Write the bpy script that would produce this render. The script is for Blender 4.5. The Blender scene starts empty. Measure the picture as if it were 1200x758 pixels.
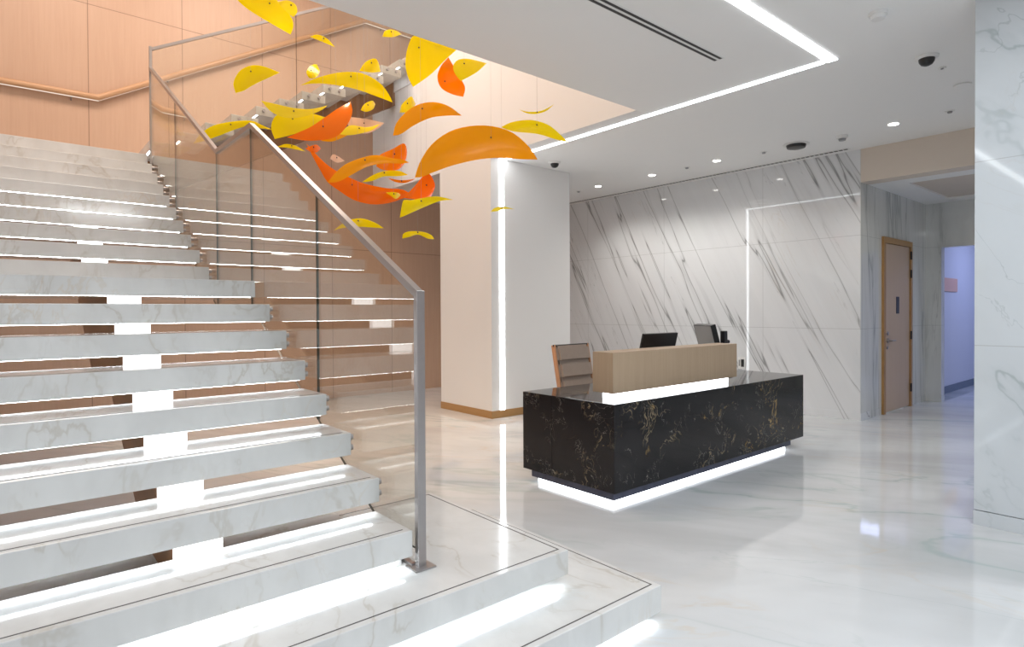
import bpy, bmesh, math, random
from mathutils import Vector, Matrix
random.seed(7)
scn = bpy.context.scene
COL = scn.collection

# ------------------------------------------------------------------ camera
FP, PIT, ROL, CX, CY, HC = 706.324, -0.01028, -0.00514, 600.0, 371.877, 1.43168
TH = math.radians(45) + 0.08218
F = Vector((math.cos(TH), math.sin(TH), 0)); R = Vector((math.sin(TH), -math.cos(TH), 0)); U = Vector((0, 0, 1))
F2 = F*math.cos(PIT) + U*math.sin(PIT); U2 = U*math.cos(PIT) - F*math.sin(PIT)
R3 = R*math.cos(ROL) + U2*math.sin(ROL); U3 = U2*math.cos(ROL) - R*math.sin(ROL)
CAM = Vector((0, 0, HC))
def at(u, v, d):
    return CAM + d*(F2 + R3*((u-CX)/FP) - U3*((v-CY)/FP))
cd = bpy.data.cameras.new('camera'); co = bpy.data.objects.new('camera', cd); COL.objects.link(co)
m = Matrix.Identity(4)
for i in range(3):
    m[i][0] = R3[i]; m[i][1] = U3[i]; m[i][2] = -F2[i]; m[i][3] = CAM[i]
co.matrix_world = m
cd.sensor_width = 36; cd.lens = FP/1200*36; cd.shift_y = (CY-379)/1200; cd.clip_start = .05; cd.clip_end = 100
scn.camera = co
scn.view_settings.view_transform = 'Standard'; scn.view_settings.look = 'None'
scn.view_settings.gamma = 1; scn.view_settings.use_curve_mapping = False
scn.view_settings.exposure = 0.26
try:
    scn.cycles.max_bounces = 10; scn.cycles.diffuse_bounces = 5; scn.cycles.glossy_bounces = 5
    scn.cycles.transparent_max_bounces = 24; scn.cycles.sample_clamp_indirect = 4
    scn.cycles.caustics_reflective = False; scn.cycles.caustics_refractive = False
    scn.cycles.use_denoising = True
except Exception: pass

# ------------------------------------------------------------------ materials
def new_mat(name):
    mt = bpy.data.materials.new(name); mt.use_nodes = True
    nt = mt.node_tree; nt.nodes.clear()
    out = nt.nodes.new('ShaderNodeOutputMaterial')
    return mt, nt, out
class N:
    """tiny node helper"""
    def __init__(s, nt): s.nt = nt
    def n(s, t, **k):
        x = s.nt.nodes.new(t)
        for a, b in k.items(): setattr(x, a, b)
        return x
    def set(s, sock, v):
        if hasattr(v, 'is_output'): s.nt.links.new(v, sock)
        else: sock.default_value = v
    def math(s, op, a, b=None, c=None, clamp=False):
        x = s.n('ShaderNodeMath', operation=op); x.use_clamp = clamp
        s.set(x.inputs[0], a)
        if b is not None: s.set(x.inputs[1], b)
        if c is not None: s.set(x.inputs[2], c)
        return x.outputs[0]
    def dot(s, a, v):
        x = s.n('ShaderNodeVectorMath', operation='DOT_PRODUCT'); s.set(x.inputs[0], a); x.inputs[1].default_value = v
        return x.outputs['Value']
    def comb(s, a, b, c):
        x = s.n('ShaderNodeCombineXYZ')
        for i, q in enumerate((a, b, c)): s.set(x.inputs[i], q)
        return x.outputs[0]
    def noise(s, vec, scale, detail=4, rough=.5, dist=0.0):
        x = s.n('ShaderNodeTexNoise'); s.set(x.inputs['Vector'], vec)
        x.inputs['Scale'].default_value = scale; x.inputs['Detail'].default_value = detail
        x.inputs['Roughness'].default_value = rough; x.inputs['Distortion'].default_value = dist
        return x.outputs['Fac']
    def step(s, v, a, b):           # smoothstep from a to b
        x = s.n('ShaderNodeMapRange', interpolation_type='SMOOTHSTEP')
        s.set(x.inputs['Value'], v); x.inputs['From Min'].default_value = a; x.inputs['From Max'].default_value = b
        return x.outputs['Result']
    def mix(s, f, a, b):
        x = s.n('ShaderNodeMix', data_type='RGBA'); s.set(x.inputs[0], f)
        for i, q in ((6, a), (7, b)):
            if isinstance(q, tuple): q = q if len(q) == 4 else (*q, 1)
            s.set(x.inputs[i], q)
        return x.outputs[2]
    def pos(s): return s.n('ShaderNodeNewGeometry').outputs['Position']
    def bsdf(s, out, col, rough, metal=0.0, ior=1.5, spec=.5, bump=None, **k):
        b = s.n('ShaderNodeBsdfPrincipled')
        if isinstance(col, tuple): col = (*col, 1) if len(col) == 3 else col
        s.set(b.inputs['Base Color'], col); s.set(b.inputs['Roughness'], rough)
        b.inputs['Metallic'].default_value = metal; b.inputs['IOR'].default_value = ior
        b.inputs['Specular IOR Level'].default_value = spec
        for a, q in k.items(): s.set(b.inputs[a], q)
        if bump is not None:
            bm_ = s.n('ShaderNodeBump'); bm_.inputs['Strength'].default_value = bump[1]; bm_.inputs['Distance'].default_value = .01
            s.set(bm_.inputs['Height'], bump[0]); s.nt.links.new(bm_.outputs[0], b.inputs['Normal'])
        s.nt.links.new(b.outputs[0], out.inputs['Surface'])
        return b
def plain(name, col, rough=.5, metal=0.0, var=.04, scale=6, spec=.5):
    mt, nt, out = new_mat(name); h = N(nt)
    nz = h.noise(h.pos(), scale, 3)
    c = h.mix(nz, tuple(max(0, q*(1-var)) for q in col), tuple(min(1, q*(1+var)) for q in col))
    h.bsdf(out, c, rough, metal, spec=spec)
    return mt
def emit(name, col, st):
    mt, nt, out = new_mat(name); h = N(nt)
    e = h.n('ShaderNodeEmission'); e.inputs[0].default_value = (*col, 1); e.inputs[1].default_value = st
    nt.links.new(e.outputs[0], out.inputs['Surface'])
    return mt
def ridge(h, vec, scale, width, detail=5, dist=.5, rough=.55):
    n_ = h.noise(vec, scale, detail, rough, dist)
    a = h.math('ABSOLUTE', h.math('SUBTRACT', n_, .5))
    x = h.n('ShaderNodeMapRange', interpolation_type='SMOOTHSTEP')
    h.set(x.inputs['Value'], a); x.inputs['From Min'].default_value = 0; x.inputs['From Max'].default_value = width
    x.inputs['To Min'].default_value = 1; x.inputs['To Max'].default_value = 0
    return x.outputs['Result']
def line_mask(h, coord, offs, width):
    """1 on lines at the given coordinates"""
    m_ = None
    for o in offs:
        a = h.math('LESS_THAN', h.math('ABSOLUTE', h.math('SUBTRACT', coord, o)), width)
        m_ = a if m_ is None else h.math('MAXIMUM', m_, a)
    return m_
def marble(name, base, vein, s_dir, t_dir, fs, ft, amt, width=.03, rough=.06, cloud=.06, warm=None, warm_amt=.5, joints=(), fine=.4, ior=1.5, maskat=.5, det=5, dist=.5):
    mt, nt, out = new_mat(name); h = N(nt); p = h.pos()
    r_dir = tuple(Vector(s_dir).cross(Vector(t_dir)))
    s = h.math('MULTIPLY', h.dot(p, s_dir), fs); t = h.math('MULTIPLY', h.dot(p, t_dir), ft); r = h.math('MULTIPLY', h.dot(p, r_dir), (fs+ft)/2)
    vec = h.comb(s, t, r)
    cl = h.noise(vec, 1.3, 4, .6, .3)
    c = h.mix(h.step(cl, .3, .7), tuple(q*(1-cloud) for q in base), tuple(min(1, q*(1+cloud*.5)) for q in base))
    mask = h.step(h.noise(vec, .8, 2), maskat-.1, maskat+.12)
    v1 = h.math('MULTIPLY', ridge(h, vec, 1.0, width, det, dist), mask)
    halo = h.math('MULTIPLY', ridge(h, vec, 1.0, width*4, det, dist), mask)
    v2 = h.math('MULTIPLY', ridge(h, vec, 2.3, width*.8, det, dist*1.3), h.step(h.noise(vec, 1.1, 2), .5, .68))
    c = h.mix(h.math('MULTIPLY', halo, amt*.28), c, vein)
    c = h.mix(h.math('MULTIPLY', v2, amt*fine), c, vein)
    c = h.mix(h.math('MULTIPLY', v1, amt), c, vein)
    if warm:
        wm = h.math('MULTIPLY', ridge(h, vec, 1.6, width*1.5, 6, 1.2), h.step(h.noise(p, .9, 3), .52, .7))
        c = h.mix(h.math('MULTIPLY', wm, warm_amt), c, warm)
    sep = None
    for ax, offs in joints:
        sep = sep or h.n('ShaderNodeSeparateXYZ'); h.set(sep.inputs[0], p)
        mk = line_mask(h, sep.outputs[ax], offs, .003)
        c = h.mix(h.math('MULTIPLY', mk, .5), c, (.35, .36, .36))
    h.bsdf(out, c, rough, ior=ior)
    return mt
def wood(name, a, b, rough=.42, grain=(38, 38, 1.6), vj=(), hj=()):
    mt, nt, out = new_mat(name); h = N(nt); p = h.pos()
    mp = h.n('ShaderNodeMapping'); h.set(mp.inputs[0], p); mp.inputs['Scale'].default_value = grain
    g = h.noise(mp.outputs[0], 1.0, 5, .6)
    mp2 = h.n('ShaderNodeMapping'); h.set(mp2.inputs[0], p); mp2.inputs['Scale'].default_value = tuple(q*.12 for q in grain)
    g2 = h.noise(mp2.outputs[0], 1.0, 3)
    c = h.mix(h.math('MULTIPLY_ADD', g, .7, h.math('MULTIPLY', g2, .3)), a, b)
    if vj or hj:
        sep = h.n('ShaderNodeSeparateXYZ'); h.set(sep.inputs[0], p)
        for ax, offs in ((0, vj), (2, hj)):
            if offs: c = h.mix(h.math('MULTIPLY', line_mask(h, sep.outputs[ax], offs, .005), .55), c, (.10, .05, .025))
    h.bsdf(out, c, rough, bump=(g, .03))
    return mt

M = {}
M['paint'] = plain('white ceiling paint', (.88, .88, .875), .6, var=.01, scale=1)
M['wallpaint'] = plain('warm white wall paint', (.81, .80, .79), .45, var=.015, scale=1)
M['beige'] = plain('pale beige wall paint', (.68, .60, .52), .5, var=.015, scale=1)
M['tread'] = marble('white tread marble', (.645, .65, .645), (.38, .33, .26), (1, 0, 0), (0, .3, .954), 2.6, 1.2, .34, .018, .10, .08, (.55, .42, .26), .3, fine=.3)
M['floor'] = marble('polished floor marble', (.61, .625, .64), (.36, .44, .43), (.86, .5, 0), (-.5, .86, 0), .9, .3, .55, .018, .045, .16, (.60, .45, .28), .4, fine=.65, ior=1.6,
                    joints=())
ca, sa = math.cos(math.radians(63)), math.sin(math.radians(63))
M['wallmarble'] = marble('veined wall marble', (.76, .775, .795), (.17, .175, .18), (0, -sa, ca), (0, ca, sa), 2.6, .15, .72, .008, .03, .04, (.50, .40, .30), .2,
                         joints=((2, (1.18, 2.385)), (1, (4.3, 6.0, 7.7))), fine=.7, maskat=.34, det=3.5, dist=.2)
M['doormarble'] = marble('veined door wall marble', (.70, .71, .70), (.25, .27, .27), (1, 0, .05), (-.05, 0, 1), 3.2, .22, .6, .03, .05, .08, joints=((2, (1.18, 2.385)),), fine=.7)
M['columnmarble'] = marble('pale column marble', (.60, .635, .665), (.25, .31, .32), (0, .75, -.66), (0, .66, .75), 1.1, .5, .6, .010, .05, .05, (.45, .40, .34), .15,
                           joints=((2, (1.19, 2.40)),), fine=.6)
# black stone with gold and white squiggles
mt, nt, out = new_mat('black gold stone'); h = N(nt); p = h.pos()
big = h.noise(p, 2.2, 3)
warp = h.n('ShaderNodeTexNoise'); h.set(warp.inputs['Vector'], p); warp.inputs['Scale'].default_value = 3.0; warp.inputs['Detail'].default_value = 3
add = h.n('ShaderNodeVectorMath', operation='MULTIPLY_ADD'); h.set(add.inputs[0], warp.outputs['Color']); add.inputs[1].default_value = (.35, .35, .35); h.set(add.inputs[2], p)
wv = add.outputs[0]
v1 = h.math('MULTIPLY', ridge(h, wv, 3.6, .013, 4, 1.4), h.step(h.noise(p, 2.2, 2), .50, .60))
v2 = h.math('MULTIPLY', ridge(h, wv, 6.0, .009, 4, 1.8), h.step(h.noise(p, 4.5, 2), .50, .58))
gp = h.math('MULTIPLY', h.math('MULTIPLY', h.step(h.noise(wv, 3.4, 5, .65, .8), .60, .68), h.step(big, .46, .56)), h.step(h.noise(wv, 22, 4), .42, .6))
c = h.mix(h.noise(p, 8, 3), (.006, .006, .008), (.016, .014, .015))
c = h.mix(h.math('MULTIPLY', v2, .6), c, (.34, .32, .28))
c = h.mix(h.math('MULTIPLY', v1, .6), c, (.38, .30, .18))
c = h.mix(h.math('MULTIPLY', gp, .75), c, (.42, .28, .10))
h.bsdf(out, c, .05, spec=.35)
M['blackstone'] = mt
M['wood'] = wood('pale oak veneer panels', (.49, .31, .212), (.62, .425, .31), vj=tuple(.903+1.105*k for k in range(-5, 9)), hj=(2.495, 5.47))
M['counterwood'] = wood('counter oak veneer', (.36, .255, .165), (.50, .375, .26), .4, (50, 50, 2))
M['railwood'] = wood('round oak handrail', (.50, .28, .15), (.62, .38, .22), .38, (3, 40, 40))
M['doorwood'] = wood('door veneer', (.52, .38, .27), (.62, .47, .35), .4, (40, 40, 1.2))
M['framewood'] = wood('door frame oak', (.34, .18, .06), (.48, .27, .10), .35, (60, 60, 2))
M['basegold'] = wood('column skirting', (.36, .19, .06), (.46, .26, .10), .3, (2, 2, 60))
M['darkwood'] = plain('dark brown stringer', (.19, .085, .032), .45)
M['steel'] = plain('brushed stainless steel', (.42, .40, .40), .32, .9, var=.06, scale=30)
M['chrome'] = plain('polished chrome', (.75, .75, .75), .12, 1.0)
M['black'] = plain('black plastic', (.012, .012, .013), .3)
M['darkgrey'] = plain('dark grey slot', (.03, .03, .032), .6)
M['grey'] = plain('mid grey plastic', (.30, .31, .32), .35)
M['white'] = plain('white plastic', (.78, .78, .77), .35)
M['groove'] = plain('dark inlaid strip', (.06, .055, .055), .6)
M['leather'] = plain('taupe leather', (.36, .285, .235), .45, var=.10, scale=14)
M['leatheredge'] = plain('tan leather edge', (.50, .26, .14), .5, var=.08)
M['plinthblue'] = plain('dark slate plinth', (.060, .065, .105), .25, var=.35, scale=9)
M['led'] = emit('cool white led', (.93, .97, 1.0), 9)
M['ledstep'] = emit('cool white step led', (.90, .96, 1.0), 17)
M['riserglow'] = emit('riser panel painted glow', (.97, .98, 1.0), 2.2)  # white riser plates: light from the step LEDs painted as emission
M['leddesk'] = emit('desk led', (.92, .96, 1.0), 4.5)
M['ledwarm'] = emit('warm led', (1.0, .88, .74), .8)
M['lamp'] = emit('downlight lens', (1.0, .97, .92), 12)
M['bluepaint'] = plain('pale hallway paint', (.62, .64, .72), .4, var=.01)
M['bluebase'] = plain('blue grey skirting', (.12, .16, .22), .4)
M['signpink'] = plain('pale orange panel', (.70, .42, .34), .4)
M['screen'] = plain('grey screen', (.27, .28, .285), .25)
# glass: tinted see-through pane that mirrors more at a slant
mt, nt, out = new_mat('balustrade glass'); h = N(nt)
g_ = h.n('ShaderNodeNewGeometry')
dp = h.n('ShaderNodeVectorMath', operation='DOT_PRODUCT'); nt.links.new(g_.outputs['Normal'], dp.inputs[0]); nt.links.new(g_.outputs['Incoming'], dp.inputs[1])
cth = h.math('ABSOLUTE', dp.outputs['Value'])
sch = h.math('MULTIPLY_ADD', h.math('POWER', h.math('SUBTRACT', 1.0, cth), 4.0), .93, .07, clamp=True)
tr = h.n('ShaderNodeBsdfTransparent'); tr.inputs[0].default_value = (.95, .945, .92, 1)
gl = h.n('ShaderNodeBsdfGlossy'); gl.inputs['Roughness'].default_value = 0.0; gl.inputs[0].default_value = (.96, .95, .92, 1)
mx = h.n('ShaderNodeMixShader'); nt.links.new(sch, mx.inputs[0]); nt.links.new(tr.outputs[0], mx.inputs[1]); nt.links.new(gl.outputs[0], mx.inputs[2])
nt.links.new(mx.outputs[0], out.inputs['Surface'])
M['glass'] = mt
M['glassedge'] = plain('dark green glass edge', (.02, .035, .03), .2)
def acrylic(name, col):
    mt, nt, out = new_mat(name); h = N(nt)
    nz = h.noise(h.pos(), 3, 2)
    c = h.mix(nz, tuple(q*.95 for q in col), col)
    b = h.n('ShaderNodeBsdfPrincipled'); h.set(b.inputs['Base Color'], c); b.inputs['Roughness'].default_value = .18
    t = h.n('ShaderNodeBsdfTranslucent'); h.set(t.inputs[0], c)
    x = h.n('ShaderNodeMixShader'); x.inputs[0].default_value = .55
    nt.links.new(b.outputs[0], x.inputs[1]); nt.links.new(t.outputs[0], x.inputs[2]); nt.links.new(x.outputs[0], out.inputs['Surface'])
    return mt
M['ly'] = acrylic('yellow acrylic', (1.0, .87, .0))
M['lb'] = acrylic('bright yellow acrylic', (1.0, .88, .06))
M['la'] = acrylic('amber acrylic', (1.0, .56, .0))
M['lo'] = acrylic('orange acrylic', (1.0, .40, .0))
M['lr'] = acrylic('red orange acrylic', (1.0, .32, .0))
M['lp'] = acrylic('pale peach acrylic', (.95, .76, .62))

# ------------------------------------------------------------------ mesh helpers
def link(o): COL.objects.link(o); return o
class MB:
    def __init__(s): s.bm = bmesh.new()
    def box(s, x0, x1, y0, y1, z0, z1, bev=0.0):
        r = bmesh.ops.create_cube(s.bm, size=1)
        vs = r['verts']
        for v in vs:
            v.co = Vector(((x0+x1)/2+v.co.x*(x1-x0), (y0+y1)/2+v.co.y*(y1-y0), (z0+z1)/2+v.co.z*(z1-z0)))
        if bev:
            es = list({e for v in vs for e in v.link_edges})
            bmesh.ops.bevel(s.bm, geom=es, offset=bev, segments=2, affect='EDGES', profile=.5)
        return s
    def prism(s, pts, axis, a, b, mat_rim=None):
        """polygon in the plane perpendicular to axis, extruded from a to b"""
        def mk(p, w):
            if axis == 'x': return Vector((w, p[0], p[1]))
            if axis == 'y': return Vector((p[0], w, p[1]))
            return Vector((p[0], p[1], w))
        n = len(pts)
        A = [s.bm.verts.new(mk(p, a)) for p in pts]; B = [s.bm.verts.new(mk(p, b)) for p in pts]
        s.bm.faces.new(A); s.bm.faces.new(B[::-1])
        for i in range(n):
            f = s.bm.faces.new((A[i], B[i], B[(i+1) % n], A[(i+1) % n]))
            if mat_rim is not None: f.material_index = mat_rim
        return s
    def cyl(s, p, q, r, r2=None, seg=16, caps=True):
        p = Vector(p); q = Vector(q); d = q-p
        rot = d.to_track_quat('Z', 'Y').to_matrix().to_4x4()
        bmesh.ops.create_cone(s.bm, cap_ends=caps, segments=seg, radius1=r, radius2=r if r2 is None else r2, depth=d.length,
                              matrix=Matrix.Translation((p+q)/2) @ rot)
        return s
    def tube(s, pts, r, seg=14):
        pts = [Vector(p) for p in pts]; rings = []
        for i, p in enumerate(pts):
            if i == 0: t = pts[1]-p
            elif i == len(pts)-1: t = p-pts[i-1]
            else: t = (p-pts[i-1]).normalized()+(pts[i+1]-p).normalized()
            t.normalize(); up = Vector((0, 0, 1)) if abs(t.z) < .9 else Vector((0, 1, 0))
            a = t.cross(up).normalized(); b = a.cross(t)
            rings.append([s.bm.verts.new(p+r*(math.cos(k*2*math.pi/seg)*a+math.sin(k*2*math.pi/seg)*b)) for k in range(seg)])
        for i in range(len(rings)-1):
            for k in range(seg):
                s.bm.faces.new((rings[i][k], rings[i][(k+1) % seg], rings[i+1][(k+1) % seg], rings[i+1][k]))
        s.bm.faces.new(rings[0][::-1]); s.bm.faces.new(rings[-1])
        return s
    def lathe(s, c, prof, seg=28):
        """profile of (radius, z) around a vertical axis through c"""
        rings = []
        for r, z in prof:
            rings.append([s.bm.verts.new(Vector((c[0]+r*math.cos(k*2*math.pi/seg), c[1]+r*math.sin(k*2*math.pi/seg), c[2]+z))) for k in range(seg)])
        for i in range(len(rings)-1):
            for k in range(seg):
                s.bm.faces.new((rings[i][k], rings[i][(k+1) % seg], rings[i+1][(k+1) % seg], rings[i+1][k]))
        s.bm.faces.new(rings[0][::-1]); s.bm.faces.new(rings[-1])
        return s
    def done(s, name, mat, parent=None, local=False, smooth=False):
        bm = s.bm
        bmesh.ops.recalc_face_normals(bm, faces=bm.faces)
        org = Vector((0, 0, 0))
        if parent is not None and not local: org = world_loc(parent)
        if parent is None and not local:
            c0 = Vector([min(v.co[i] for v in bm.verts) for i in range(3)]); c1 = Vector([max(v.co[i] for v in bm.verts) for i in range(3)])
            org = Vector(((c0.x+c1.x)/2, (c0.y+c1.y)/2, c0.z))
        for v in bm.verts: v.co -= org
        me = bpy.data.meshes.new(name); bm.to_mesh(me); bm.free()
        for q in (mat if isinstance(mat, (list, tuple)) else [mat]): me.materials.append(q)
        if smooth:
            for f in me.polygons: f.use_smooth = True
            try: me.set_sharp_from_angle(angle=math.radians(40))
            except Exception: pass
        o = bpy.data.objects.new(name, me); link(o)
        if parent is not None: o.parent = parent
        elif not local: o.location = org
        return o
def world_loc(o):
    l = Vector((0, 0, 0))
    while o is not None: l += o.location; o = o.parent
    return l
def tag(o, label, cat, group=None):
    o['label'] = label; o['category'] = cat
    if group: o['group'] = group
    return o
def thing(name, loc, label, cat, group=None, rz=0):
    o = bpy.data.objects.new(name, None); o.empty_display_size = .1; link(o); o.location = loc; o.rotation_euler = (0, 0, rz)
    return tag(o, label, cat, group)
def struct(o, label=None, cat=None):
    o['kind'] = 'structure'
    if label: o['label'] = label
    if cat: o['category'] = cat
    return o

# ------------------------------------------------------------------ the setting
XG = 1.337; YB = 9.596; ZC = 3.478; XV = 4.974; YN = 3.886; XM = 8.401; YD = 3.002; ZK = 3.057; XE = 11.006; XR = 4.926
ZT = 7.2
XL = -4.0; YF = -5.0
struct(MB().box(XL, XE+5, YF, YB+.2, -.2, 0).done('floor', M['floor']), 'pale polished marble floor of the lobby', 'floor')
struct(MB().box(XL, XE+5, YF, YN, ZC, ZC+.35).done('ceiling', M['paint']), 'flat white lobby ceiling in front of the stair opening', 'ceiling')
struct(MB().box(XV+.2, XM, YN, YB, ZC, ZC+.35).done('ceiling', M['paint']), 'flat white ceiling right of the stair opening', 'ceiling')
struct(MB().box(XL, XV+3, YN-.2, YB+.2, ZT, ZT+.2).done('ceiling', M['paint']), 'ceiling high over the stairwell', 'ceiling')
struct(MB().box(XL-.2, XM, YB, YB+.2, 0, ZT).done('wall_back', M['wood']), 'oak panelled wall behind the stairs', 'wall')
struct(MB().box(XL-.2, XL, YF, YB, 0, ZT).done('wall_left', M['wallpaint']), 'white wall at the far left', 'wall')
struct(MB().box(XL, XV, YN-.2, YN, ZC+.35, ZT).done('wall_front', M['wallpaint']), 'upper wall over the ceiling edge', 'wall')
w = MB(); w.box(XV, XV+.2, YN-.2, 8.09, ZC+.35, ZT); w.box(XV, XV+.2, YN, 8.09, ZC, ZC+.35); w.box(XV, XV+.2, 8.09, YB, ZC, 5.03)
struct(w.done('wall_right', M['wallpaint']), 'pale upper wall on the right of the stairwell', 'wall')
struct(MB().box(XV-.02, XV+3, 8.05, YB, 5.03, 5.484).done('floor_upper', M['white']), 'white edge of the upper floor at the stair top', 'floor')
struct(MB().box(XV+.2, XV+3, 7.9, 8.05, 5.484, ZT).done('wall_front', M['wallpaint']), 'wall of the upper passage', 'wall')
# column with its light strip
col = struct(MB().box(XV, 6.462, 6.287, 7.5, .1, ZC).done('column', M['wallpaint']), 'white square column with a glowing vertical strip', 'column')
MB().box(XV-.006, 6.468, 6.281, 7.506, 0, .1, .002).done('baseboard', M['basegold'], col)['label'] = 'golden brown skirting'
MB().box(5.118, 5.192, 6.279, 6.29, .1, ZC).done('light_strip', M['led'], col)['label'] = 'vertical white light strip'
# marble wall at the right of the desk
wm = MB(); wm.box(XM, XM+.3, YD+.004, YB, .097, ZC); struct(wm.done('wall_right', M['wallmarble']), 'white marble wall with slanting grey veins', 'wall')
struct(MB().box(XM-.004, XM+.3, YD-.004, YB, 0, .097).done('baseboard_right', M['wallmarble']), 'marble skirting under the veined wall', 'skirting')
struct(MB().box(XM+.0015, XE, YD, YD+.3, .097, ZC).done('wall_back', M['doormarble']), 'marble wall of the side corridor with the door', 'wall')
struct(MB().box(XM+.3, 9.12, YD-.004, YD+.02, 0, .097).done('baseboard_back', M['doormarble']), 'marble skirting left of the door', 'skirting')
struct(MB().box(10.318, XE, YD-.004, YD+.02, 0, .097).done('baseboard_back', M['doormarble']), 'marble skirting right of the door', 'skirting')
struct(MB().box(XM, XM+.25, -3, YD, ZK, ZC).done('trim', M['beige']), 'beige bulkhead over the corridor entrance', 'bulkhead')
kc = MB(); kc.box(XM+.25, 8.96, -3, YD, ZK, ZK+.1); kc.box(8.96, 10.7, 2.63, YD, ZK, ZK+.1); kc.box(10.7, XE+4.5, -3, YD, ZK, ZK+.1); kc.box(8.96, 10.7, -3, 2.63, ZK+.04, ZK+.14)
struct(kc.done('ceiling', M['paint']), 'lower ceiling of the side corridor', 'ceiling')
struct(MB().box(8.96, 10.7, -2.9, 2.63, ZK+.025, ZK+.04).done('trim', M['beige']), 'recessed beige ceiling panel of the corridor', 'ceiling panel')
we = MB(); we.box(XE, XE+.16, 2.795, YD+.3, 0, ZK); we.box(XE, XE+.16, 1.2, 2.795, 2.374, ZK); we.box(XE, XE+.16, -3, 1.2, 0, ZK)
struct(we.done('wall_end', M['doormarble']), 'marble end wall of the corridor with an opening', 'wall')
struct(MB().box(XE-.004, XE+.16, 2.79, YD, 0, .097).done('baseboard_end', M['doormarble']), 'marble skirting beside the corridor opening', 'skirting')
struct(MB().box(XE+.16, XE+5, 3.04, 3.3, 0, ZK).done('wall_hallway', M['bluepaint']), 'bluish lit wall of the hallway beyond the opening', 'wall')
struct(MB().box(XE+.16, XE+4.9, 3.028, 3.04, 0, .12).done('baseboard_hallway', M['bluebase']), 'dark blue skirting of the hallway', 'skirting')
struct(MB().box(XE+4.9, XE+5, -3, 3.04, 0, ZK).done('wall_hallway', M['bluepaint']), 'end wall of the hallway', 'wall')
struct(MB().box(XM, XE+5, -3.2, -3, 0, ZC).done('wall_front', M['wallpaint']), 'near wall of the corridor', 'wall')
s = tag(MB().box(12.0, 12.85, 3.022, 3.042, 1.73, 1.96, .004).done('wall_panel', M['signpink']), 'pale orange panel on the blue hallway wall', 'panel')
# right foreground column
rc = struct(MB().box(XR, XR+1.0, -1.6, 1.066, .1, ZC).done('column', M['columnmarble']), 'marble clad column at the right edge of the picture', 'column')
MB().box(XR-.003, XR+1.003, -1.603, 1.069, 0, .095).done('baseboard', M['columnmarble'], rc)
# walls behind the camera, with an opening added in front to let in soft fill
struct(MB().box(4.2, XE+5, YF-.2, YF, 0, ZC).done('wall_front', M['wood']), 'panelled wall behind the photographer', 'wall')
wf = MB(); wf.box(XL, -3.4, YF-.2, YF, 0, ZC); wf.box(-3.4, 4.2, YF-.2, YF, 3.1, ZC)
struct(wf.done('wall_front', M['wallpaint']), 'front wall around the added light opening', 'wall')
win = MB()
for k in range(6): win.box(-3.4+k*1.52-.03, -3.4+k*1.52+.03, YF-.14, YF-.06, 0, 3.1)
struct(win.done('added_window_1', M['steel']), 'steel mullions in the light opening added behind the camera', 'added_window')
struct(MB().box(XM+.05, XM+.1, YF, -3, 0, ZC).done('wall_side', M['wallpaint']), 'wall beyond the corridor', 'wall')

# ------------------------------------------------------------------ door in the corridor
d1 = MB(); X0, X1, ZD = 9.136, 10.301, 2.421
d1.box(X0, X0+.075, YD-.03, YD+.02, 0, ZD); d1.box(X1-.075, X1, YD-.03, YD+.02, 0, ZD); d1.box(X0+.075, X1-.075, YD-.03, YD+.02, ZD-.08, ZD)
door = struct(d1.done('door_1', M['framewood']), 'tan veneer door with narrow glass slot in an oak frame', 'door')
MB().box(X0+.08, X1-.08, YD-.012, YD+.01, .012, ZD-.085, .002).done('door_leaf', M['doorwood'], door)
MB().box(9.66, 9.78, YD-.016, YD-.01, 1.37, 1.61, .002).done('vision_panel', M['black'], door)['label'] = 'narrow dark glass slot'
hd = MB(); hd.cyl((9.31, YD-.012, 1.0), (9.31, YD-.03, 1.0), .03); hd.cyl((9.31, YD-.03, 1.0), (9.31, YD-.07, 1.0), .011); hd.tube([(9.31, YD-.07, 1.0), (9.40, YD-.07, 1.0), (9.47, YD-.065, .998)], .010)
hd.done('handle', M['steel'], door, smooth=True)['label'] = 'steel lever handle'
MB().cyl((9.31, YD-.012, 1.10), (9.31, YD-.025, 1.10), .026).done('deadbolt', M['steel'], door, smooth=True)
MB().cyl((9.31, YD-.012, .90), (9.31, YD-.02, .90), .02).done('lock_cylinder', M['steel'], door, smooth=True)
for z in (.28, 1.05, 1.95, 2.22):
    MB().cyl((X1-.078, YD-.034, z-.06), (X1-.078, YD-.034, z+.06), .012).done('hinge', M['darkgrey'], door)

# ------------------------------------------------------------------ stairs
RISE = .165; TK = .113; XS0 = -.18
TY = {k: 2.243+.295*(k-3) for k in range(3, 11)}
TY.update({k: 5.505+.3032*(k-11) for k in range(11, 20)}); TY[20] = 8.20
st = thing('staircase', ((XS0+XG)/2, 1.672, 0), 'white marble floating staircase with lit open risers climbing from the lobby floor', 'staircase')
def slab(name, par, x0, x1, y0, y1, zt, th=TK, strip_y=None, wrap=None, led=True, ledx=None):
    o = MB().box(x0, x1, y0, y1, zt-th, zt, .004).done(name, M['tread'], par)
    if strip_y is not None:
        g = MB(); g.box(x0+.02, x1-.03, y0+strip_y, y0+strip_y+.006, zt-.001, zt+.0008)
        if wrap: g.box(x1-.036, x1-.03, y0+strip_y, wrap, zt-.001, zt+.0008); g.box(x0+.02, x1-.03, wrap-.006, wrap, zt-.001, zt+.0008)
        g.done('nosing_strip', M['groove'], o)['label'] = 'dark inlaid line'
    if led:
        a, b = ledx or (x0+.03, x1-.03)
        MB().box(a, b, y0+.010, y0+.030, zt-th-.0015, zt-th+.001).done('light_strip', M['ledstep'], o)
    return o
t1 = slab('tread', st, XS0-.6, 2.314, 1.672, 3.125, RISE, RISE-.039, .03, 3.10, True, (XS0-.5, 2.26))
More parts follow.
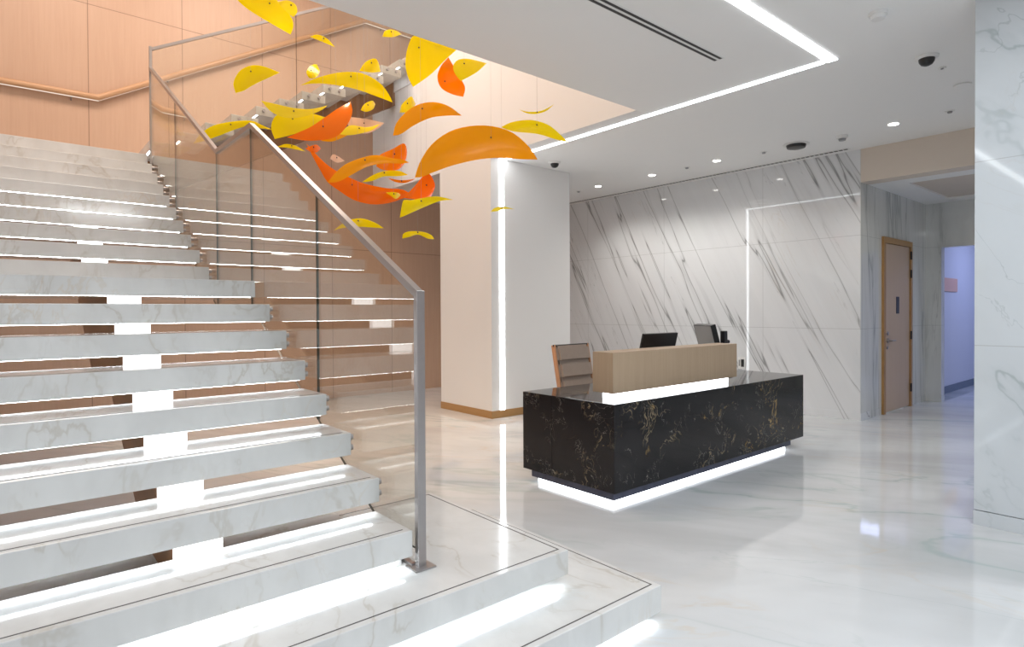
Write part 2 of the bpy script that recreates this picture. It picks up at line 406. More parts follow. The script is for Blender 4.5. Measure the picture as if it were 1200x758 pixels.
t1['label'] = 'widest lowest tread slab'
t2 = slab('tread', st, XS0-.35, 1.987, 1.95, 3.119, 2*RISE, .114, .03, 3.095, True, (XS0-.3, 1.94))
t2['label'] = 'second wide tread slab under the steel post'
MB().box(XS0-.5, 2.20, 1.78, 3.05, 0, .039).done('base', M['tread'], st)
MB().box(XS0-.25, 1.90, 2.06, 3.05, RISE, 2*RISE-.114).done('base', M['tread'], st)
MB().box(XS0, 1.32, 2.31, 3.05, 2*RISE, 3*RISE-TK).done('base', M['tread'], st)
for k in range(3, 21):
    if k == 10: y1 = TY[11]+.035
    elif k == 20: y1 = YB-.005
    else: y1 = TY[k]+.335
    o = slab('landing' if k in (10, 20) else 'tread', st, XS0, XG, TY[k], y1, k*RISE, TK, .03 if k < 10 else None, led=k < 20)
    MB().box(.49, .665, TY[k]+.036, TY[k]+.046, (k-1)*RISE+.0005, k*RISE-TK).done('riser_glow', M['riserglow'], st)['label'] = 'white riser panel with the step light painted in as glow'
# dark beam under the treads
top = [(TY[4]+.047, 3*RISE-TK)]
for k in range(4, 20):
    top += [(TY[k]+.047, k*RISE-TK), (TY[k+1]+.047, k*RISE-TK)]
top += [(TY[20]+.047, 20*RISE-TK), (YB-.002, 20*RISE-TK)]
bot = [(YB-.002, 2.70), (8.35, 2.70), (5.20, 1.0), (4.32, 1.0), (3.128, .335), (3.06, .335), (3.06, 3*RISE-TK-.001)]
MB().prism(top+bot, 'x', .492, .663).done('spine_beam', M['darkwood'], st)['label'] = 'dark brown central beam'

R3_ = .168
s3 = thing('upper_staircase', (3.2, 8.9, 3.3), 'upper flight of floating marble treads rising right along the oak wall', 'staircase')
XT = {k: 1.355+.305*(k-1) for k in range(1, 14)}
for k in range(1, 13):
    zt = 3.3+k*R3_
    o = MB().box(XT[k], XT[k]+.335, 8.2, YB-.005, zt-TK, zt, .004).done('tread', M['tread'], s3)
    MB().box(XT[k]+.010, XT[k]+.030, 8.23, YB-.03, zt-TK-.0015, zt-TK+.001).done('light_strip', M['ledstep'], o)
    MB().box(XT[k]+.036, XT[k]+.046, 8.81, 8.985, zt-R3_+.0005, zt-TK).done('riser_glow', M['riserglow'], s3)['label'] = 'white riser panel with the step light painted in as glow'
top = [(XT[1]+.047, 3.3-TK)]
for k in range(1, 13):
    zt = 3.3+k*R3_
    top += [(XT[k]+.047, zt-TK), (min(XT[k+1]+.047, XV-.002), zt-TK)]
bot = [(XV-.002, 4.82), (XT[1]+.047, 2.83)]
MB().prism(top+bot, 'y', 8.812, 8.983).done('spine_beam', M['darkwood'], s3)['label'] = 'dark brown central beam'

# ------------------------------------------------------------------ glass balustrades
def nose(y):
    if y < TY[10]: return 3*RISE+(y-TY[3])*(RISE/.295)
    if y < TY[11]-.3: return 10*RISE
    return 11*RISE+(y-TY[11])*(RISE/.3032)
bal = thing('glass_balustrade', (1.372, 2.235, 2*RISE), 'frameless glass balustrade with steel cap rail along the right side of the lower stairs', 'balustrade')
GX0, GX1 = 1.366, 1.378
RL = [(2.235, 1.524), (4.463, 2.776), (5.361, 2.775), (8.175, 4.33)]
def rail_z(y):
    for (a, za), (b, zb) in zip(RL, RL[1:]):
        if y <= b: return za+(zb-za)*(y-a)/(b-a)
    return RL[-1][1]
def pane(par, y0, y1, brk=()):
    ys = [y0]+[b for b in brk if y0 < b < y1]+[y1]
    low = [(y, max(nose(y)-.28, .40)) for y in ys]; hi = [(y, rail_z(y)-.012) for y in reversed(ys)]
    MB().prism(low+hi, 'x', GX0, GX1, 1).done('glass_panel', [M['glass'], M['glassedge']], par)
for a, b, br in ((2.262, 3.318, (2.55,)), (3.326, 4.484, (4.15, 4.309, 4.463)), (4.492, 5.374, (5.205, 5.361)), (5.382, 6.893, (5.5,)), (6.901, 8.16, ())):
    pane(bal, a, b, br)
def bar(mb, p, q, wx, h):
    """rectangular rail in the yz plane, top face along p-q"""
    (y0, z0), (y1, z1) = p, q
    return mb.prism([(y0, z0-h), (y1, z1-h), (y1, z1), (y0, z0)], 'x', 1.372-wx/2, 1.372+wx/2)
for p, q in zip(RL, RL[1:]):
    bar(MB(), p, q, .034, .036).done('cap_rail', M['steel'], bal)
po = MB().box(1.352, 1.392, 2.222, 2.250, 2*RISE+.006, 1.522, .002); po.done('post', M['steel'], bal)
MB().box(1.322, 1.422, 2.19, 2.282, 2*RISE+.0006, 2*RISE+.007, .001).done('base_plate', M['steel'], bal)
MB().box(1.34, 1.364, 2.26, 3.1, 2*RISE+.001, 2*RISE+.014).done('shoe_channel', M['steel'], bal)
MB().box(1.357, 1.387, 8.155, 8.183, 3.19, 4.565, .002).done('post', M['steel'], bal)
for k in list(range(4, 10))+list(range(11, 20)):
    for dz in (.03, .083):
        MB().cyl((XG+.0005, TY[k]+.05, k*RISE-dz), (GX0-.0005, TY[k]+.05, k*RISE-dz), .017, seg=12).done('standoff', M['steel'], bal, smooth=True)
b3 = thing('glass_balustrade', (3.2, 8.171, 3.3), 'frameless glass balustrade with steel cap rail along the upper flight by the oak wall', 'balustrade')
def r3z(x): return 4.545+(x-1.367)*.5495
def n3(x): return 3.3+R3_+(x-XT[1])*(R3_/.305)
for a, b in ((1.395, 3.10), (3.106, 4.94)):
    MB().prism([(a, n3(a)-.30), (b, n3(b)-.30), (b, r3z(b)-.012), (a, r3z(a)-.012)], 'y', 8.165, 8.177, 1).done('glass_panel', [M['glass'], M['glassedge']], b3)
MB().prism([(1.389, r3z(1.389)-.036), (4.95, r3z(4.95)-.036), (4.95, r3z(4.95)), (1.389, r3z(1.389))], 'y', 8.154, 8.188).done('cap_rail', M['steel'], b3)
for k in range(1, 13):
    for dx in (.09, .235):
        x, z = XT[k]+dx, 3.3+k*R3_-.056
        so_ = MB().cyl((x, 8.1995, z), (x, 8.1775, z), .017, seg=12).done('standoff', M['chrome'], b3, smooth=True)
        MB().cyl((x, 8.1645, z), (x, 8.158, z), .020, seg=12).done('standoff_cap', M['steel'], so_, smooth=True)
# wooden handrail on the back wall
hr = thing('wall_handrail', (2.0, 9.52, 4.25), 'round oak handrail with a light line under it on the panelled wall', 'handrail')
HP = [(XL+.1, 9.52, 4.20), (.999, 9.52, 4.25), (4.811, 9.52, 6.42), (7.6, 9.52, 6.42)]
MB().tube(HP, .040, 18).done('rail', M['railwood'], hr, smooth=True)
lt = MB()
for p, q in zip(HP, HP[1:]):
    lt.prism([(p[0], p[2]-.046), (q[0], q[2]-.046), (q[0], q[2]-.038), (p[0], p[2]-.038)], 'y', 9.514, 9.526)
lt.done('light_strip', M['ledwarm'], hr)
for i in range(9):
    x = -2.6+i*1.105; z = 4.225 if x < .999 else (4.25+(x-.999)*.5693 if x < 4.811 else 6.42)
    MB().cyl((x, 9.53, z-.02), (x, YB-.0005, z-.05), .009, seg=10).done('bracket', M['steel'], hr, smooth=True)

# ------------------------------------------------------------------ reception desk
DX0, DX1, DY0, DY1, DZ0, DZ1 = 3.371, 6.407, 2.840, 3.839, .102, .751
desk = thing('reception_desk', ((DX0+DX1)/2, (DY0+DY1)/2, 0), 'black gold-veined stone reception desk glowing along its base', 'desk')
bd = MB(); bd.box(DX0, DX1, DY0, DY1-.35, DZ0, DZ1, .003); bd.box(DX0, DX0+.4, DY1-.35, DY1, DZ0, DZ1, .003); bd.box(DX1-.4, DX1, DY1-.35, DY1, DZ0, DZ1, .003)
bd.box(DX0+.4, DX1-.4, DY1-.35, DY1, DZ1-.05, DZ1, .003)
bd.done('body', M['blackstone'], desk)
MB().box(DX0+.020, DX1-.235, DY0+.025, DY1-.086, .046, DZ0).done('plinth', M['plinthblue'], desk)['label'] = 'dark blue-grey recessed plinth'
MB().box(DX0+.06, DX1-.275, DY0+.065, DY1-.126, 0, .046).done('plinth_light', M['leddesk'], desk)['label'] = 'glowing white base'
bx = MB(); bx.box(3.53, 5.33, 2.985, 3.19, .80, 1.113, .002)
ct = bx.done('counter_box', M['counterwood'], desk); ct['label'] = 'raised oak transaction counter'
MB().box(3.60, 5.25, 3.03, 3.15, DZ1, .80).done('counter_light', M['leddesk'], desk)['label'] = 'glowing white strip under the counter'

# ------------------------------------------------------------------ things on and by the desk
def rot_box_mesh(mb, M_):  # transform everything in a builder
    bmesh.ops.transform(mb.bm, matrix=M_, verts=mb.bm.verts); return mb
mon = thing('monitor', (4.83, 3.53, DZ1+.0015), 'black monitor seen from behind, tilted, left one of the two over the wooden counter', 'monitor', rz=math.radians(0))
T = Matrix.Translation((0, 0, .302)) @ Matrix.Rotation(math.radians(14), 4, 'X')
rot_box_mesh(MB().box(-.27, .27, -.014, .014, -.165, .165, .006), T).done('screen_housing', M['black'], mon, local=True)
rot_box_mesh(MB().box(-.255, .255, .014, .017, -.15, .15), T).done('screen', M['screen'], mon, local=True)
MB().box(-.03, .03, -.02, .02, .012, .22, .004).done('stand', M['black'], mon, local=True)
MB().box(-.12, .12, -.09, .09, 0, .012, .004).done('foot', M['black'], mon, local=True)
mon2 = thing('monitor', (5.70, 3.54, DZ1+.0015), 'grey-faced monitor turned sideways, right one of the two over the wooden counter', 'monitor', rz=math.radians(-30))
T = Matrix.Translation((0, 0, .37)) @ Matrix.Rotation(math.radians(-15), 4, 'Y') @ Matrix.Rotation(math.radians(0), 4, 'X')
rot_box_mesh(MB().box(-.012, .045, -.19, .19, -.16, .16, .005), T).done('screen_housing', M['black'], mon2, local=True)
rot_box_mesh(MB().box(-.016, -.012, -.18, .17, -.15, .15), T).done('screen', M['screen'], mon2, local=True)['label'] = 'grey screen'
MB().box(.05, .09, -.03, .03, .012, .33, .004).done('stand', M['black'], mon2, local=True)
MB().box(-.08, .12, -.1, .1, 0, .012, .004).done('foot', M['black'], mon2, local=True)
ph = thing('desk_telephone', (5.98, 3.50, DZ1+.0015), 'black upright telephone handset beside the sideways monitor', 'telephone')
MB().box(-.06, .06, -.07, .07, 0, .05, .006).done('base', M['black'], ph, local=True)
MB().box(-.02, .02, -.02, .02, .05, .30, .004).done('stem', M['black'], ph, local=True)
MB().box(-.038, .038, -.025, .025, .30, .455, .010).done('handset', M['black'], ph, local=True)
MB().cyl((.03, 0, .335), (.085, 0, .335), .022).done('knob', M['black'], ph, local=True)
so = thing('wall_socket', (XM, 4.62, .55), 'white wall socket plate with a black insert low on the marble wall', 'socket')
MB().box(XM-.012, XM-.0005, 4.565, 4.685, .555, .735, .003).done('plate', M['white'], so)
MB().box(XM-.018, XM-.011, 4.585, 4.630, .59, .70, .002).done('insert', M['black'], so)
MB().box(XM-.016, XM-.011, 4.645, 4.668, .60, .69, .002).done('switch', M['grey'], so)
# office chair
ch = thing('office_chair', (5.0, 4.52, 0), 'taupe leather ribbed-back office chair behind the left end of the black desk', 'chair', rz=math.radians(1))
BT = Matrix.Translation((0, .22, .46)) @ Matrix.Rotation(math.radians(-11), 4, 'X')
for i, (z0, z1) in enumerate(((.02, .212), (.206, .402), (.396, .588))):
    mb = MB(); mb.box(-.27, .27, -.055, .02, z0, z1)
    es = list(mb.bm.edges); bmesh.ops.bevel(mb.bm, geom=es, offset=.030, segments=4, affect='EDGES')
    rot_box_mesh(mb, BT).done('back_pad', M['leather'], ch, local=True, smooth=True)
rot_box_mesh(MB().box(-.262, .262, .002, .020, .02, .585, .004), BT).done('back_panel', M['leather'], ch, local=True)
for sx in (-1, 1):
    mb = MB(); mb.box(sx*.276-.010, sx*.276+.010, -.025, .030, -.02, .60, .006)
    rot_box_mesh(mb, BT).done('back_frame', M['leatheredge'], ch, local=True, smooth=True)
mb = MB(); mb.cyl((-.29, -.01, .592), (.29, -.01, .592), .011)
rot_box_mesh(mb, BT).done('top_bar', M['black'], ch, local=True, smooth=True)
for i in range(2):
    mb = MB(); mb.box(-.235, .235, -.27+i*.24, -.04+i*.24, .43, .49)
    bmesh.ops.bevel(mb.bm, geom=list(mb.bm.edges), offset=.024, segments=4, affect='EDGES')
    mb.done('seat_pad', M['leather'], ch, local=True, smooth=True)
MB().box(-.2, .2, -.22, .18, .405, .432, .004).done('seat_frame', M['chrome'], ch, local=True)
MB().cyl((0, 0, .1), (0, 0, .405), .026).done('gas_column', M['chrome'], ch, local=True, smooth=True)
for k in range(5):
    a = k*2*math.pi/5+.3
    lg = MB().tube([(.03*math.cos(a), .03*math.sin(a), .12), (.30*math.cos(a), .30*math.sin(a), .075)], .016).done('leg', M['chrome'], ch, local=True, smooth=True)
    MB().cyl((.30*math.cos(a)-.02*math.sin(a), .30*math.sin(a)+.02*math.cos(a), .032), (.30*math.cos(a)+.02*math.sin(a), .30*math.sin(a)-.02*math.cos(a), .032), .032).done('caster', M['black'], lg, local=True, smooth=True)

# ------------------------------------------------------------------ ceiling fittings
tag(MB().box(XL+1, 5.235, 2.045, 2.125, ZC-.006, ZC-.0002).done('ceiling_light', M['led']), 'white light strip on the ceiling running toward the right foreground', 'ceiling light')
tag(MB().box(5.170, 5.232, 2.145, 6.28, ZC-.006, ZC-.0002).done('ceiling_light', M['led']), 'white light strip on the ceiling running back to the column', 'ceiling light')
sd = thing('slot_diffuser', (3.0, 2.67, ZC), 'double black air slot in the ceiling above the orange leaves', 'air vent')
MB().box(.8, 4.50, 2.625, 2.715, ZC-.004, ZC-.0002).done('frame', M['white'], sd)
for y in (2.635, 2.683): MB().box(.82, 4.485, y, y+.024, ZC-.0052, ZC-.0035).done('slot', M['darkgrey'], sd)
lg = thing('linear_grille', (8.25, 5.5, ZC), 'thin dark slotted grille in the ceiling along the marble wall', 'air vent')
MB().box(8.215, 8.285, 3.08, 8.6, ZC-.005, ZC-.0002).done('frame', M['white'], lg)
g = MB()
for k in range(92): g.box(8.228, 8.272, 3.10+k*.06, 3.10+k*.06+.045, ZC-.0065, ZC-.0045)
g.done('slots', M['darkgrey'], lg)
def dome(x, y, label):
    t = thing('ceiling_camera', (x, y, ZC), label, 'security camera', 'ceiling dome cameras')
    MB().lathe((x, y, ZC), [(.0, -.0002), (.085, -.0004), (.085, -.012), (.07, -.022), (.0, -.023)]).done('housing', M['white'], t, smooth=True)
    MB().lathe((x, y, ZC), [(.058, -.021), (.054, -.045), (.040, -.066), (.02, -.076), (.001, -.078)]).done('dome', M['black'], t, smooth=True)
dome(5.741, 1.561, 'dome camera on the ceiling near the right foreground column')
dome(5.831, 5.953, 'dome camera on the ceiling right by the white column')
sp = thing('ceiling_speaker', (7.524, 3.423, ZC), 'wide black round fitting on the ceiling before the marble wall', 'ceiling fitting')
MB().lathe((7.524, 3.423, ZC), [(.0, -.0002), (.15, -.0004), (.15, -.008), (.12, -.012), (.0, -.0125)]).done('flange', M['white'], sp, smooth=True)
MB().lathe((7.524, 3.423, ZC), [(.115, -.011), (.105, -.045), (.07, -.055), (.001, -.056)]).done('body', M['black'], sp, smooth=True)
de = thing('smoke_detector', (7.579, 2.909, ZC), 'small white detector with grey grille near the marble wall corner', 'detector')
MB().lathe((7.579, 2.909, ZC), [(.0, -.0002), (.062, -.0004), (.060, -.03), (.045, -.036), (.0, -.037)]).done('base', M['white'], de, smooth=True)
MB().lathe((7.579, 2.909, ZC), [(.042, -.035), (.036, -.058), (.001, -.06)]).done('grille', M['grey'], de, smooth=True)
for (x, y, lab) in ((7.534, 2.361, 'round recessed downlight nearest the right foreground column'), (7.488, 4.485, 'round recessed downlight second from the right column'),
                    (7.522, 5.587, 'round recessed downlight third from the right column'), (7.50, 6.641, 'round recessed downlight farthest back by the white column')):
    t = thing('downlight', (x, y, ZC), lab, 'downlight', 'recessed downlights')
    MB().lathe((x, y, ZC), [(.0, -.0002), (.065, -.0003), (.065, -.004), (.052, -.005), (.0, -.005)]).done('trim_ring', M['white'], t, smooth=True)
    MB().lathe((x, y, ZC), [(.05, -.0045), (.048, -.009), (.001, -.0095)]).done('lens', M['lamp'], t, smooth=True)
    L = bpy.data.lights.new('downlight_lamp', 'SPOT'); L.energy = 48; L.color = (1, .95, .88); L.spot_size = math.radians(140); L.spot_blend = .8; L.shadow_soft_size = .05
    lo = bpy.data.objects.new('downlight_lamp', L); link(lo); lo.parent = t; lo.location = (0, 0, -.03)
for (x, y, lab) in ((7.511, 4.97, 'flat dark flush plate between two downlights on the ceiling'), (7.56, 3.857, 'flat dark flush plate between downlight and black speaker'),
                    (7.504, 1.835, 'small dark plate on the ceiling by the right column'), (7.557, 7.136, 'flat dark flush plate farthest back on the ceiling')):
    t = thing('ceiling_sprinkler', (x, y, ZC), lab, 'sprinkler plate', 'flush sprinkler plates')
    MB().lathe((x, y, ZC), [(.0, -.0002), (.045, -.0004), (.043, -.006), (.0, -.007)]).done('plate', M['white'], t, smooth=True)
    MB().lathe((x, y, ZC), [(.024, -.006), (.02, -.022), (.001, -.024)]).done('head', M['grey'], t, smooth=True)
sk = thing('smoke_detector', (4.64, 1.549, ZC), 'round white smoke detector at the top near the right column', 'detector')
MB().lathe((4.64, 1.549, ZC), [(.0, -.0002), (.06, -.0004), (.058, -.02), (.0, -.021)]).done('base', M['white'], sk, smooth=True)
MB().lathe((4.64, 1.549, ZC), [(.048, -.02), (.042, -.045), (.001, -.05)]).done('cover', M['white'], sk, smooth=True)
cv = thing('ceiling_cover_plate', (6.713, 1.545, ZC), 'round white cover plate on the ceiling touching the right column edge', 'cover plate')
MB().lathe((6.713, 1.545, ZC), [(.0, -.0002), (.07, -.0003), (.07, -.010), (.064, -.013), (.0, -.0135)]).done('plate', M['white'], cv, smooth=True)
MB().lathe((6.713, 1.545, ZC), [(.066, -.0125), (.060, -.014), (.001, -.0142)]).done('insert', M['paint'], cv, smooth=True)
cv2 = thing('ceiling_sensor', (6.104, 1.548, ZC), 'tiny ceiling sensor just behind the near dome camera', 'sensor')
MB().lathe((6.104, 1.548, ZC), [(.0, -.0002), (.03, -.0004), (.028, -.008), (.0, -.009)]).done('base', M['white'], cv2, smooth=True)
MB().lathe((6.104, 1.548, ZC), [(.012, -.008), (.010, -.016), (.001, -.017)]).done('eye', M['grey'], cv2, smooth=True)

# ------------------------------------------------------------------ hanging leaves
def spline(pts, n):
    P = [Vector((p[0], p[1], 0)) for p in pts]
    if len(P) == 2: return [P[0].lerp(P[1], i/n) for i in range(n+1)]
    L = [0]
    for a, b in zip(P, P[1:]): L.append(L[-1]+max((b-a).length, 1e-6))
    ext = [P[0]*2-P[1]]+P+[P[-1]*2-P[-2]]
    res = []
    for i in range(n+1):
        t = L[-1]*i/n; j = 0
        while j < len(P)-2 and t > L[j+1]: j += 1
        s_ = (t-L[j])/(L[j+1]-L[j]); p0, p1, p2, p3 = ext[j:j+4]
        res.append(.5*((2*p1)+(p2-p0)*s_+(2*p0-5*p1+4*p2-p3)*s_*s_+(3*p1-p0-3*p2+p3)*s_**3))
    return res
LEAVES = []
def leaf(mat, A, up, B, lo, d, label, tilt=.25, curl=.10, name='hanging_leaf'):
    if abs(lo[0][0]-A[0])+abs(lo[0][1]-A[1])+abs(lo[-1][0]-B[0])+abs(lo[-1][1]-B[1]) > abs(lo[-1][0]-A[0])+abs(lo[-1][1]-A[1])+abs(lo[0][0]-B[0])+abs(lo[0][1]-B[1]): lo = lo[::-1]
    n, mm = 22, 5
    Uu = spline([A]+up+[B], n); Ll = spline([A]+lo+[B], n)
    bm = bmesh.new(); th = .007
    def P(i, j, back):
        s_ = i/n; t = j/mm
        q = Uu[i].lerp(Ll[i], t)
        dd = d+tilt*(s_-.5)+curl*(4*(s_-.5)**2)+.18*(t-.5)**2*(Uu[i]-Ll[i]).length/100+(th if back else 0)
        return at(q.x, q.y, dd)
    G = [[[bm.verts.new(P(i, j, b)) for j in range(mm+1)] for i in range(n+1)] for b in (0, 1)]
    for i in range(n):
        for j in range(mm):
            bm.faces.new((G[0][i][j], G[0][i+1][j], G[0][i+1][j+1], G[0][i][j+1]))
            bm.faces.new((G[1][i][j], G[1][i][j+1], G[1][i+1][j+1], G[1][i+1][j]))
        for j in (0, mm): bm.faces.new((G[0][i][j], G[1][i][j], G[1][i+1][j], G[0][i+1][j]))
    for i in (0, n):
        for j in range(mm): bm.faces.new((G[0][i][j], G[0][i][j+1], G[1][i][j+1], G[1][i][j]))
    bmesh.ops.remove_doubles(bm, verts=bm.verts, dist=.0004)
    mb = MB(); mb.bm.free(); mb.bm = bm
    o = mb.done(name, M[mat], smooth=True)
    tag(o, label, 'hanging leaf', 'suspended acrylic leaf sculpture')
    LEAVES.append((o, d, tilt, curl, Uu, Ll, n))
    return o
LV = [
('ly', (274,-4), [(300,-16),(322,-2),(340,18),(344,30)], (340.5,40.5), [(290,10.5),(315,26)], 5.7, 'large yellow leaf cut by the top edge of the picture'),
('lb', (325,2), [(337,.5),(346,5),(348.5,13),(346,18)], (343,20), [(332,10),(338,16)], 5.3, 'small bright yellow leaf against the largest one at the top edge'),
('ly', (276,109), [(273.5,97),(281,83),(295,76.5),(310,78)], (328,85), [(300,98),(286,106)], 6.0, 'plump yellow half-moon leaf hanging left, above the marble treads'),
('ly', (363,43), [(372,40.5),(383,45)], (393,55.5), [(380,50),(370,46)], 6.2, 'small thin yellow leaf crossing the oak handrail'),
('ly', (362,91.5), [(359,85),(362,79),(367,75.5)], (371.5,75.5), [(374.5,83),(372,89),(367,92)], 6.4, 'tiny yellow oval leaf left above the long yellow crescent'),
('ly', (352,100), [(372,91),(400,84.5),(425,86),(445,97),(456,111)], (460,120), [(440,112.5),(415,104),(385,98.5),(366,98)], 5.9, 'long yellow crescent leaf in front of the upper flight treads'),
('ly', (421,83), [(428,73),(438,68.5),(443,72)], (446,84), [(435,85)], 6.6, 'small yellow quarter leaf above the long yellow crescent'),
('ly', (422.5,129), [(427,122),(436,118)], (440,122), [(437,128),(429,131)], 6.6, 'tiny yellow leaf under the right tip of the long yellow crescent'),
('ly', (448,43), [(451,36.5),(458,34.5),(465,36.5)], (471,40), [(460,43.5)], 6.4, 'small yellow leaf just under the end of the oak handrail'),
('ly', (536,57.5), [(512,49.5),(487,40.5),(478,55),(475,74),(478,90)], (484,102), [(505,87),(522,70)], 5.4, 'broad yellow fan-shaped leaf at the ceiling edge'),
('lo', (525.5,67), [(517,77),(512.5,90),(517,103),(530,110.5)], (543,113.5), [(545,103),(541,94),(533,80)], 5.8, 'orange drop-shaped leaf right of the broad yellow fan'),
('ly', (540,95), [(533,86),(531,77),(537,70),(550,69)], (570.5,74), [(558,85)], 5.35, 'yellow pointed leaf overlapping the orange drop'),
('ly', (468.5,132), [(470,124),(476,117),(482.5,113)], (487,122), [(482,131)], 6.2, 'small yellow leaf peeking from behind the amber crescent'),
('la', (460.5,159), [(464,145),(475,132),(490,122.5),(508,119.5),(525,124)], (541.5,135.5), [(525,135.5),(505,138),(485,147),(470,157)], 5.6, 'amber crescent leaf hanging above the biggest orange crescent'),
('ly', (608.5,128.5), [(620,131),(635,129.5)], (649,122.5), [(640,130),(628,133.5),(617,132.5)], 5.6, 'thin upturned yellow sliver against the pale upper wall'),
('ly', (587,149), [(600,143),(622,140.5),(642,146),(656,157)], (666,167), [(650,163),(630,157),(605,154.5),(594,152)], 5.85, 'yellow crescent leaf farthest right, touching the ceiling light strip'),
('la', (486,208), [(492,190),(505,170),(525,155),(548,148),(575,147.5),(600,155),(620,172)], (630,187), [(610,186.5),(585,185),(560,187),(530,194),(505,203),(494,207.5)], 5.4, 'biggest orange crescent leaf, in front of the column top'),
('lb', (306,118), [(322,121.5),(345,126.5),(365,127.5)], (384,123.5), [(375,130),(355,137),(335,138),(318,131)], 5.8, 'bright yellow curved leaf on top of the yellow quarter leaf left of centre'),
('ly', (322,163), [(318,152),(319,142),(326,134),(345,133),(365,133)], (383,138), [(366,148),(345,157)], 6.3, 'yellow quarter leaf partly behind the orange-red half-moon'),
('ly', (226.5,168.4), [(235,157),(250,147),(275,142),(295,141.5),(306,146)], (319,152), [(306,150.5),(290,148),(275,152),(250,161.5)], 6.6, 'yellow leaf behind the peak of the steel cap rail'),
('lr', (336,161), [(350,155),(364,148.7),(380,138),(396,127)], (410.7,119.3), [(413,130),(409.5,142),(398.7,156.7),(385,163),(364,165),(349,163.5)], 5.35, 'orange-red half-moon leaf in the middle of the left cluster'),
('lp', (404,138), [(412,137.3),(430,139.5)], (450.5,144), [(441,152),(428,156.5),(412,152)], 6.6, 'pale peach translucent leaf right of the orange-red half-moon'),
('lb', (398,157.5), [(410,147),(430,149)], (446,145), [(436,152.5),(420,157),(408,158.5)], 6.2, 'bright yellow leaf lying over the pale peach one'),
('la', (376,165), [(392,157),(402,154)], (411,156.5), [(400,162),(388,166)], 6.9, 'small amber leaf showing under the orange-red half-moon'),
('ly', (325,172), [(335,168.7),(347,171)], (358,177.5), [(345,174.8),(335,173)], 6.6, 'thin arched yellow sliver just above the lower cap rail'),
('lr', (358,174), [(364,171),(371,169.5)], (376,174), [(371,178.5),(364,178)], 5.9, 'tiny orange-red round leaf at the upper end of the long red one'),
('lr', (359,168), [(375.7,186),(389,197),(406.6,206.6),(427,215),(453,220.5),(472,222)], (484,229), [(473.5,232),(456,237.8),(436,239.5),(415,234.5),(398,224),(384,213.5),(375.7,200),(365.4,181.5)], 6.3, 'long orange-red sweeping leaf, lowest and largest of the red ones'),
('lr', (472,232), [(485,219),(497,205),(502,202.5),(507.5,210),(509.8,219)], (505,230.5), [(490,233.5)], 5.6, 'orange-red lobe leaf at the right end of the long sweeping one'),
('la', (384,214), [(392,203.5),(404,193),(420,186),(440,181.5),(460,185.5),(472,187)], (479.5,190.5), [(470,191.7),(450,191.5),(430,195.5),(410,206),(396,213)], 5.3, 'amber crescent leaf crossing over the long orange-red one'),
('lo', (441,195), [(444,182.5),(460,174.5),(473.5,168),(477,179)], (474.5,191), [(467,198.5),(455,199.8),(447,198.5)], 5.95, 'orange fan leaf behind the right end of the lower amber crescent'),
('ly', (424,213.5), [(437,205),(450,200.5),(467,200)], (478.5,205), [(465,206.5),(450,206.8),(436,212)], 5.6, 'thin yellow leaf between the lower amber crescent and the red one'),
('lo', (454.5,208.5), [(470,211)], (487,209.5), [(475,214.2),(463,213.2)], 5.95, 'thin orange sliver left of the biggest orange crescent tip'),
('ly', (452,225.5), [(460,225),(467,226)], (469.5,229), [(464,233),(458,229.5)], 5.9, 'tiny yellow leaf lying over the long orange-red one'),
('ly', (468.5,255), [(470.5,243),(473,234.5),(481,234.5),(495,232),(512,230)], (531,234), [(516,235.5),(500,241.5),(485,248),(475,252.5)], 5.25, 'yellow ragged leaf under the red lobe, pointing right'),
('ly', (391,270), [(400,263),(412,257),(425,256),(440,261)], (450,267.5), [(435,266.5),(415,265.5),(400,267.5)], 5.9, 'yellow arched leaf half behind the sloping cap rail'),
('ly', (471.5,279.5), [(472.5,274),(480,271),(495,271.5),(505,275)], (509,280), [(502,279.8),(490,275),(480,277.5)], 5.7, 'lowest small yellow arched leaf left of the column'),
('lb', (575,248), [(580,243.5),(590,242)], (603,245), [(592,244.8),(582,247.5)], 5.6, 'tiny yellow leaf before the column light strip'),
('lp', (386.5,186), [(390,181),(396,183)], (404,188.5), [(395,190.5)], 5.8, 'tiny pale peach leaf above the lower amber crescent'),
]
for a in LV: leaf(*a)
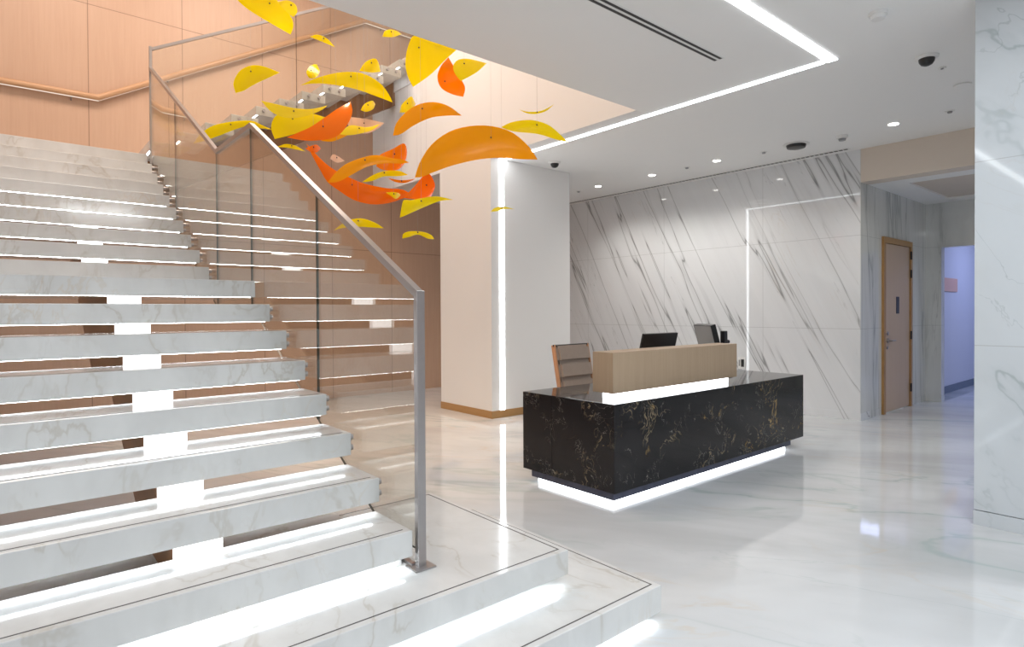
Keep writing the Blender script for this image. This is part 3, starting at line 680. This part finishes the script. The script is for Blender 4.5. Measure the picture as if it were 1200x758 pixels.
# each leaf hangs on a fine steel wire that clears the leaves over it
from mathutils.bvhtree import BVHTree
bpy.context.view_layer.update()
TREES = []
for q in LEAVES:
    me = q[0].data; TREES.append(BVHTree.FromPolygons([q[0].matrix_world @ v.co for v in me.vertices], [tuple(p_.vertices) for p_ in me.polygons]))
for i_, (o, d, tilt, curl, Uu, Ll, n) in enumerate(LEAVES):
    for k in (11, 8, 14, 6, 16, 4, 18, 3, 19):
        q = Uu[k].lerp(Ll[k], .3); s_ = k/n
        p = at(q.x, q.y, d)
        hit = TREES[i_].find_nearest(p); p = hit[0]
        e = Vector((p.x, max(p.y, YN+.04), ZT-.001)); dr = (e-p).normalized()
        if all(j == i_ or T_.ray_cast(p, dr)[0] is None for j, T_ in enumerate(TREES)) : break
    else: continue
    MB().cyl(p+dr*.004, e, .0007, seg=5).done('wire', M['steel'], o)
    f_ = (CAM-p).normalized()
    MB().cyl(p+f_*.004, p-f_*.010, .007, seg=8).done('fixing', M['darkgrey'], o)

# ------------------------------------------------------------------ lamps
def area(name, loc, size, energy, col, rot=(0, 0, 0), sy=None):
    L = bpy.data.lights.new(name, 'AREA'); L.energy = energy; L.color = col; L.size = size
    if sy: L.shape = 'RECTANGLE'; L.size_y = sy
    o = bpy.data.objects.new(name, L); link(o); o.location = loc; o.rotation_euler = rot; return o
WARM = (1.0, .83, .71)
area('stairwell_lamp', (.4, 6.8, ZT-.05), 1.6, 100, WARM); area('stairwell_lamp', (3.0, 6.8, ZT-.05), 1.6, 128, WARM)
area('lobby_fill', (1.6, -1.2, ZC-.03), 1.4, 95, (.90, .96, 1.0)); area('lobby_fill', (3.2, .4, ZC-.03), 1.2, 22, (.90, .96, 1.0))  # unseen area lights added to stand for ambient lobby light
for x, y, e, c_, tgt, an in ((7.5, .2, 90, (.92, .97, 1), (7.5, .2, 0), 110), (7.5, -1.5, 60, (.92, .97, 1), (7.5, -1.5, 0), 110), (2.9, 5.2, 520, (1, .66, .38), (3.3, 5.4, 0), 40), (2.6, 7.2, 420, (1, .66, .38), (2.9, 7.4, 0), 44)):
    L = bpy.data.lights.new('added_spot', 'SPOT'); L.energy = e; L.color = c_; L.spot_size = math.radians(an); L.spot_blend = .8; L.shadow_soft_size = .06  # unseen spots added: cool for the marble wall, warm for the stairwell floor
    lo = bpy.data.objects.new('added_spot', L); link(lo); lo.location = (x, y, (ZC if an > 60 else ZT)-.04)
    lo.rotation_euler = (Vector(tgt)-lo.location).to_track_quat('-Z', 'Y').to_euler()
area('corridor_lamp', (9.6, 0.5, ZK-.02), .8, 9, (.95, 1.0, .95))
area('hallway_lamp', (13.2, 1.6, ZK-.05), 1.0, 40, (.50, .58, 1.0))
# soft white fill entering by the opening added behind the camera
wd = bpy.data.worlds.new('sky'); scn.world = wd; wd.use_nodes = True
bg = wd.node_tree.nodes['Background']; bg.inputs[0].default_value = (.93, .96, 1.0, 1); bg.inputs[1].default_value = 1.0
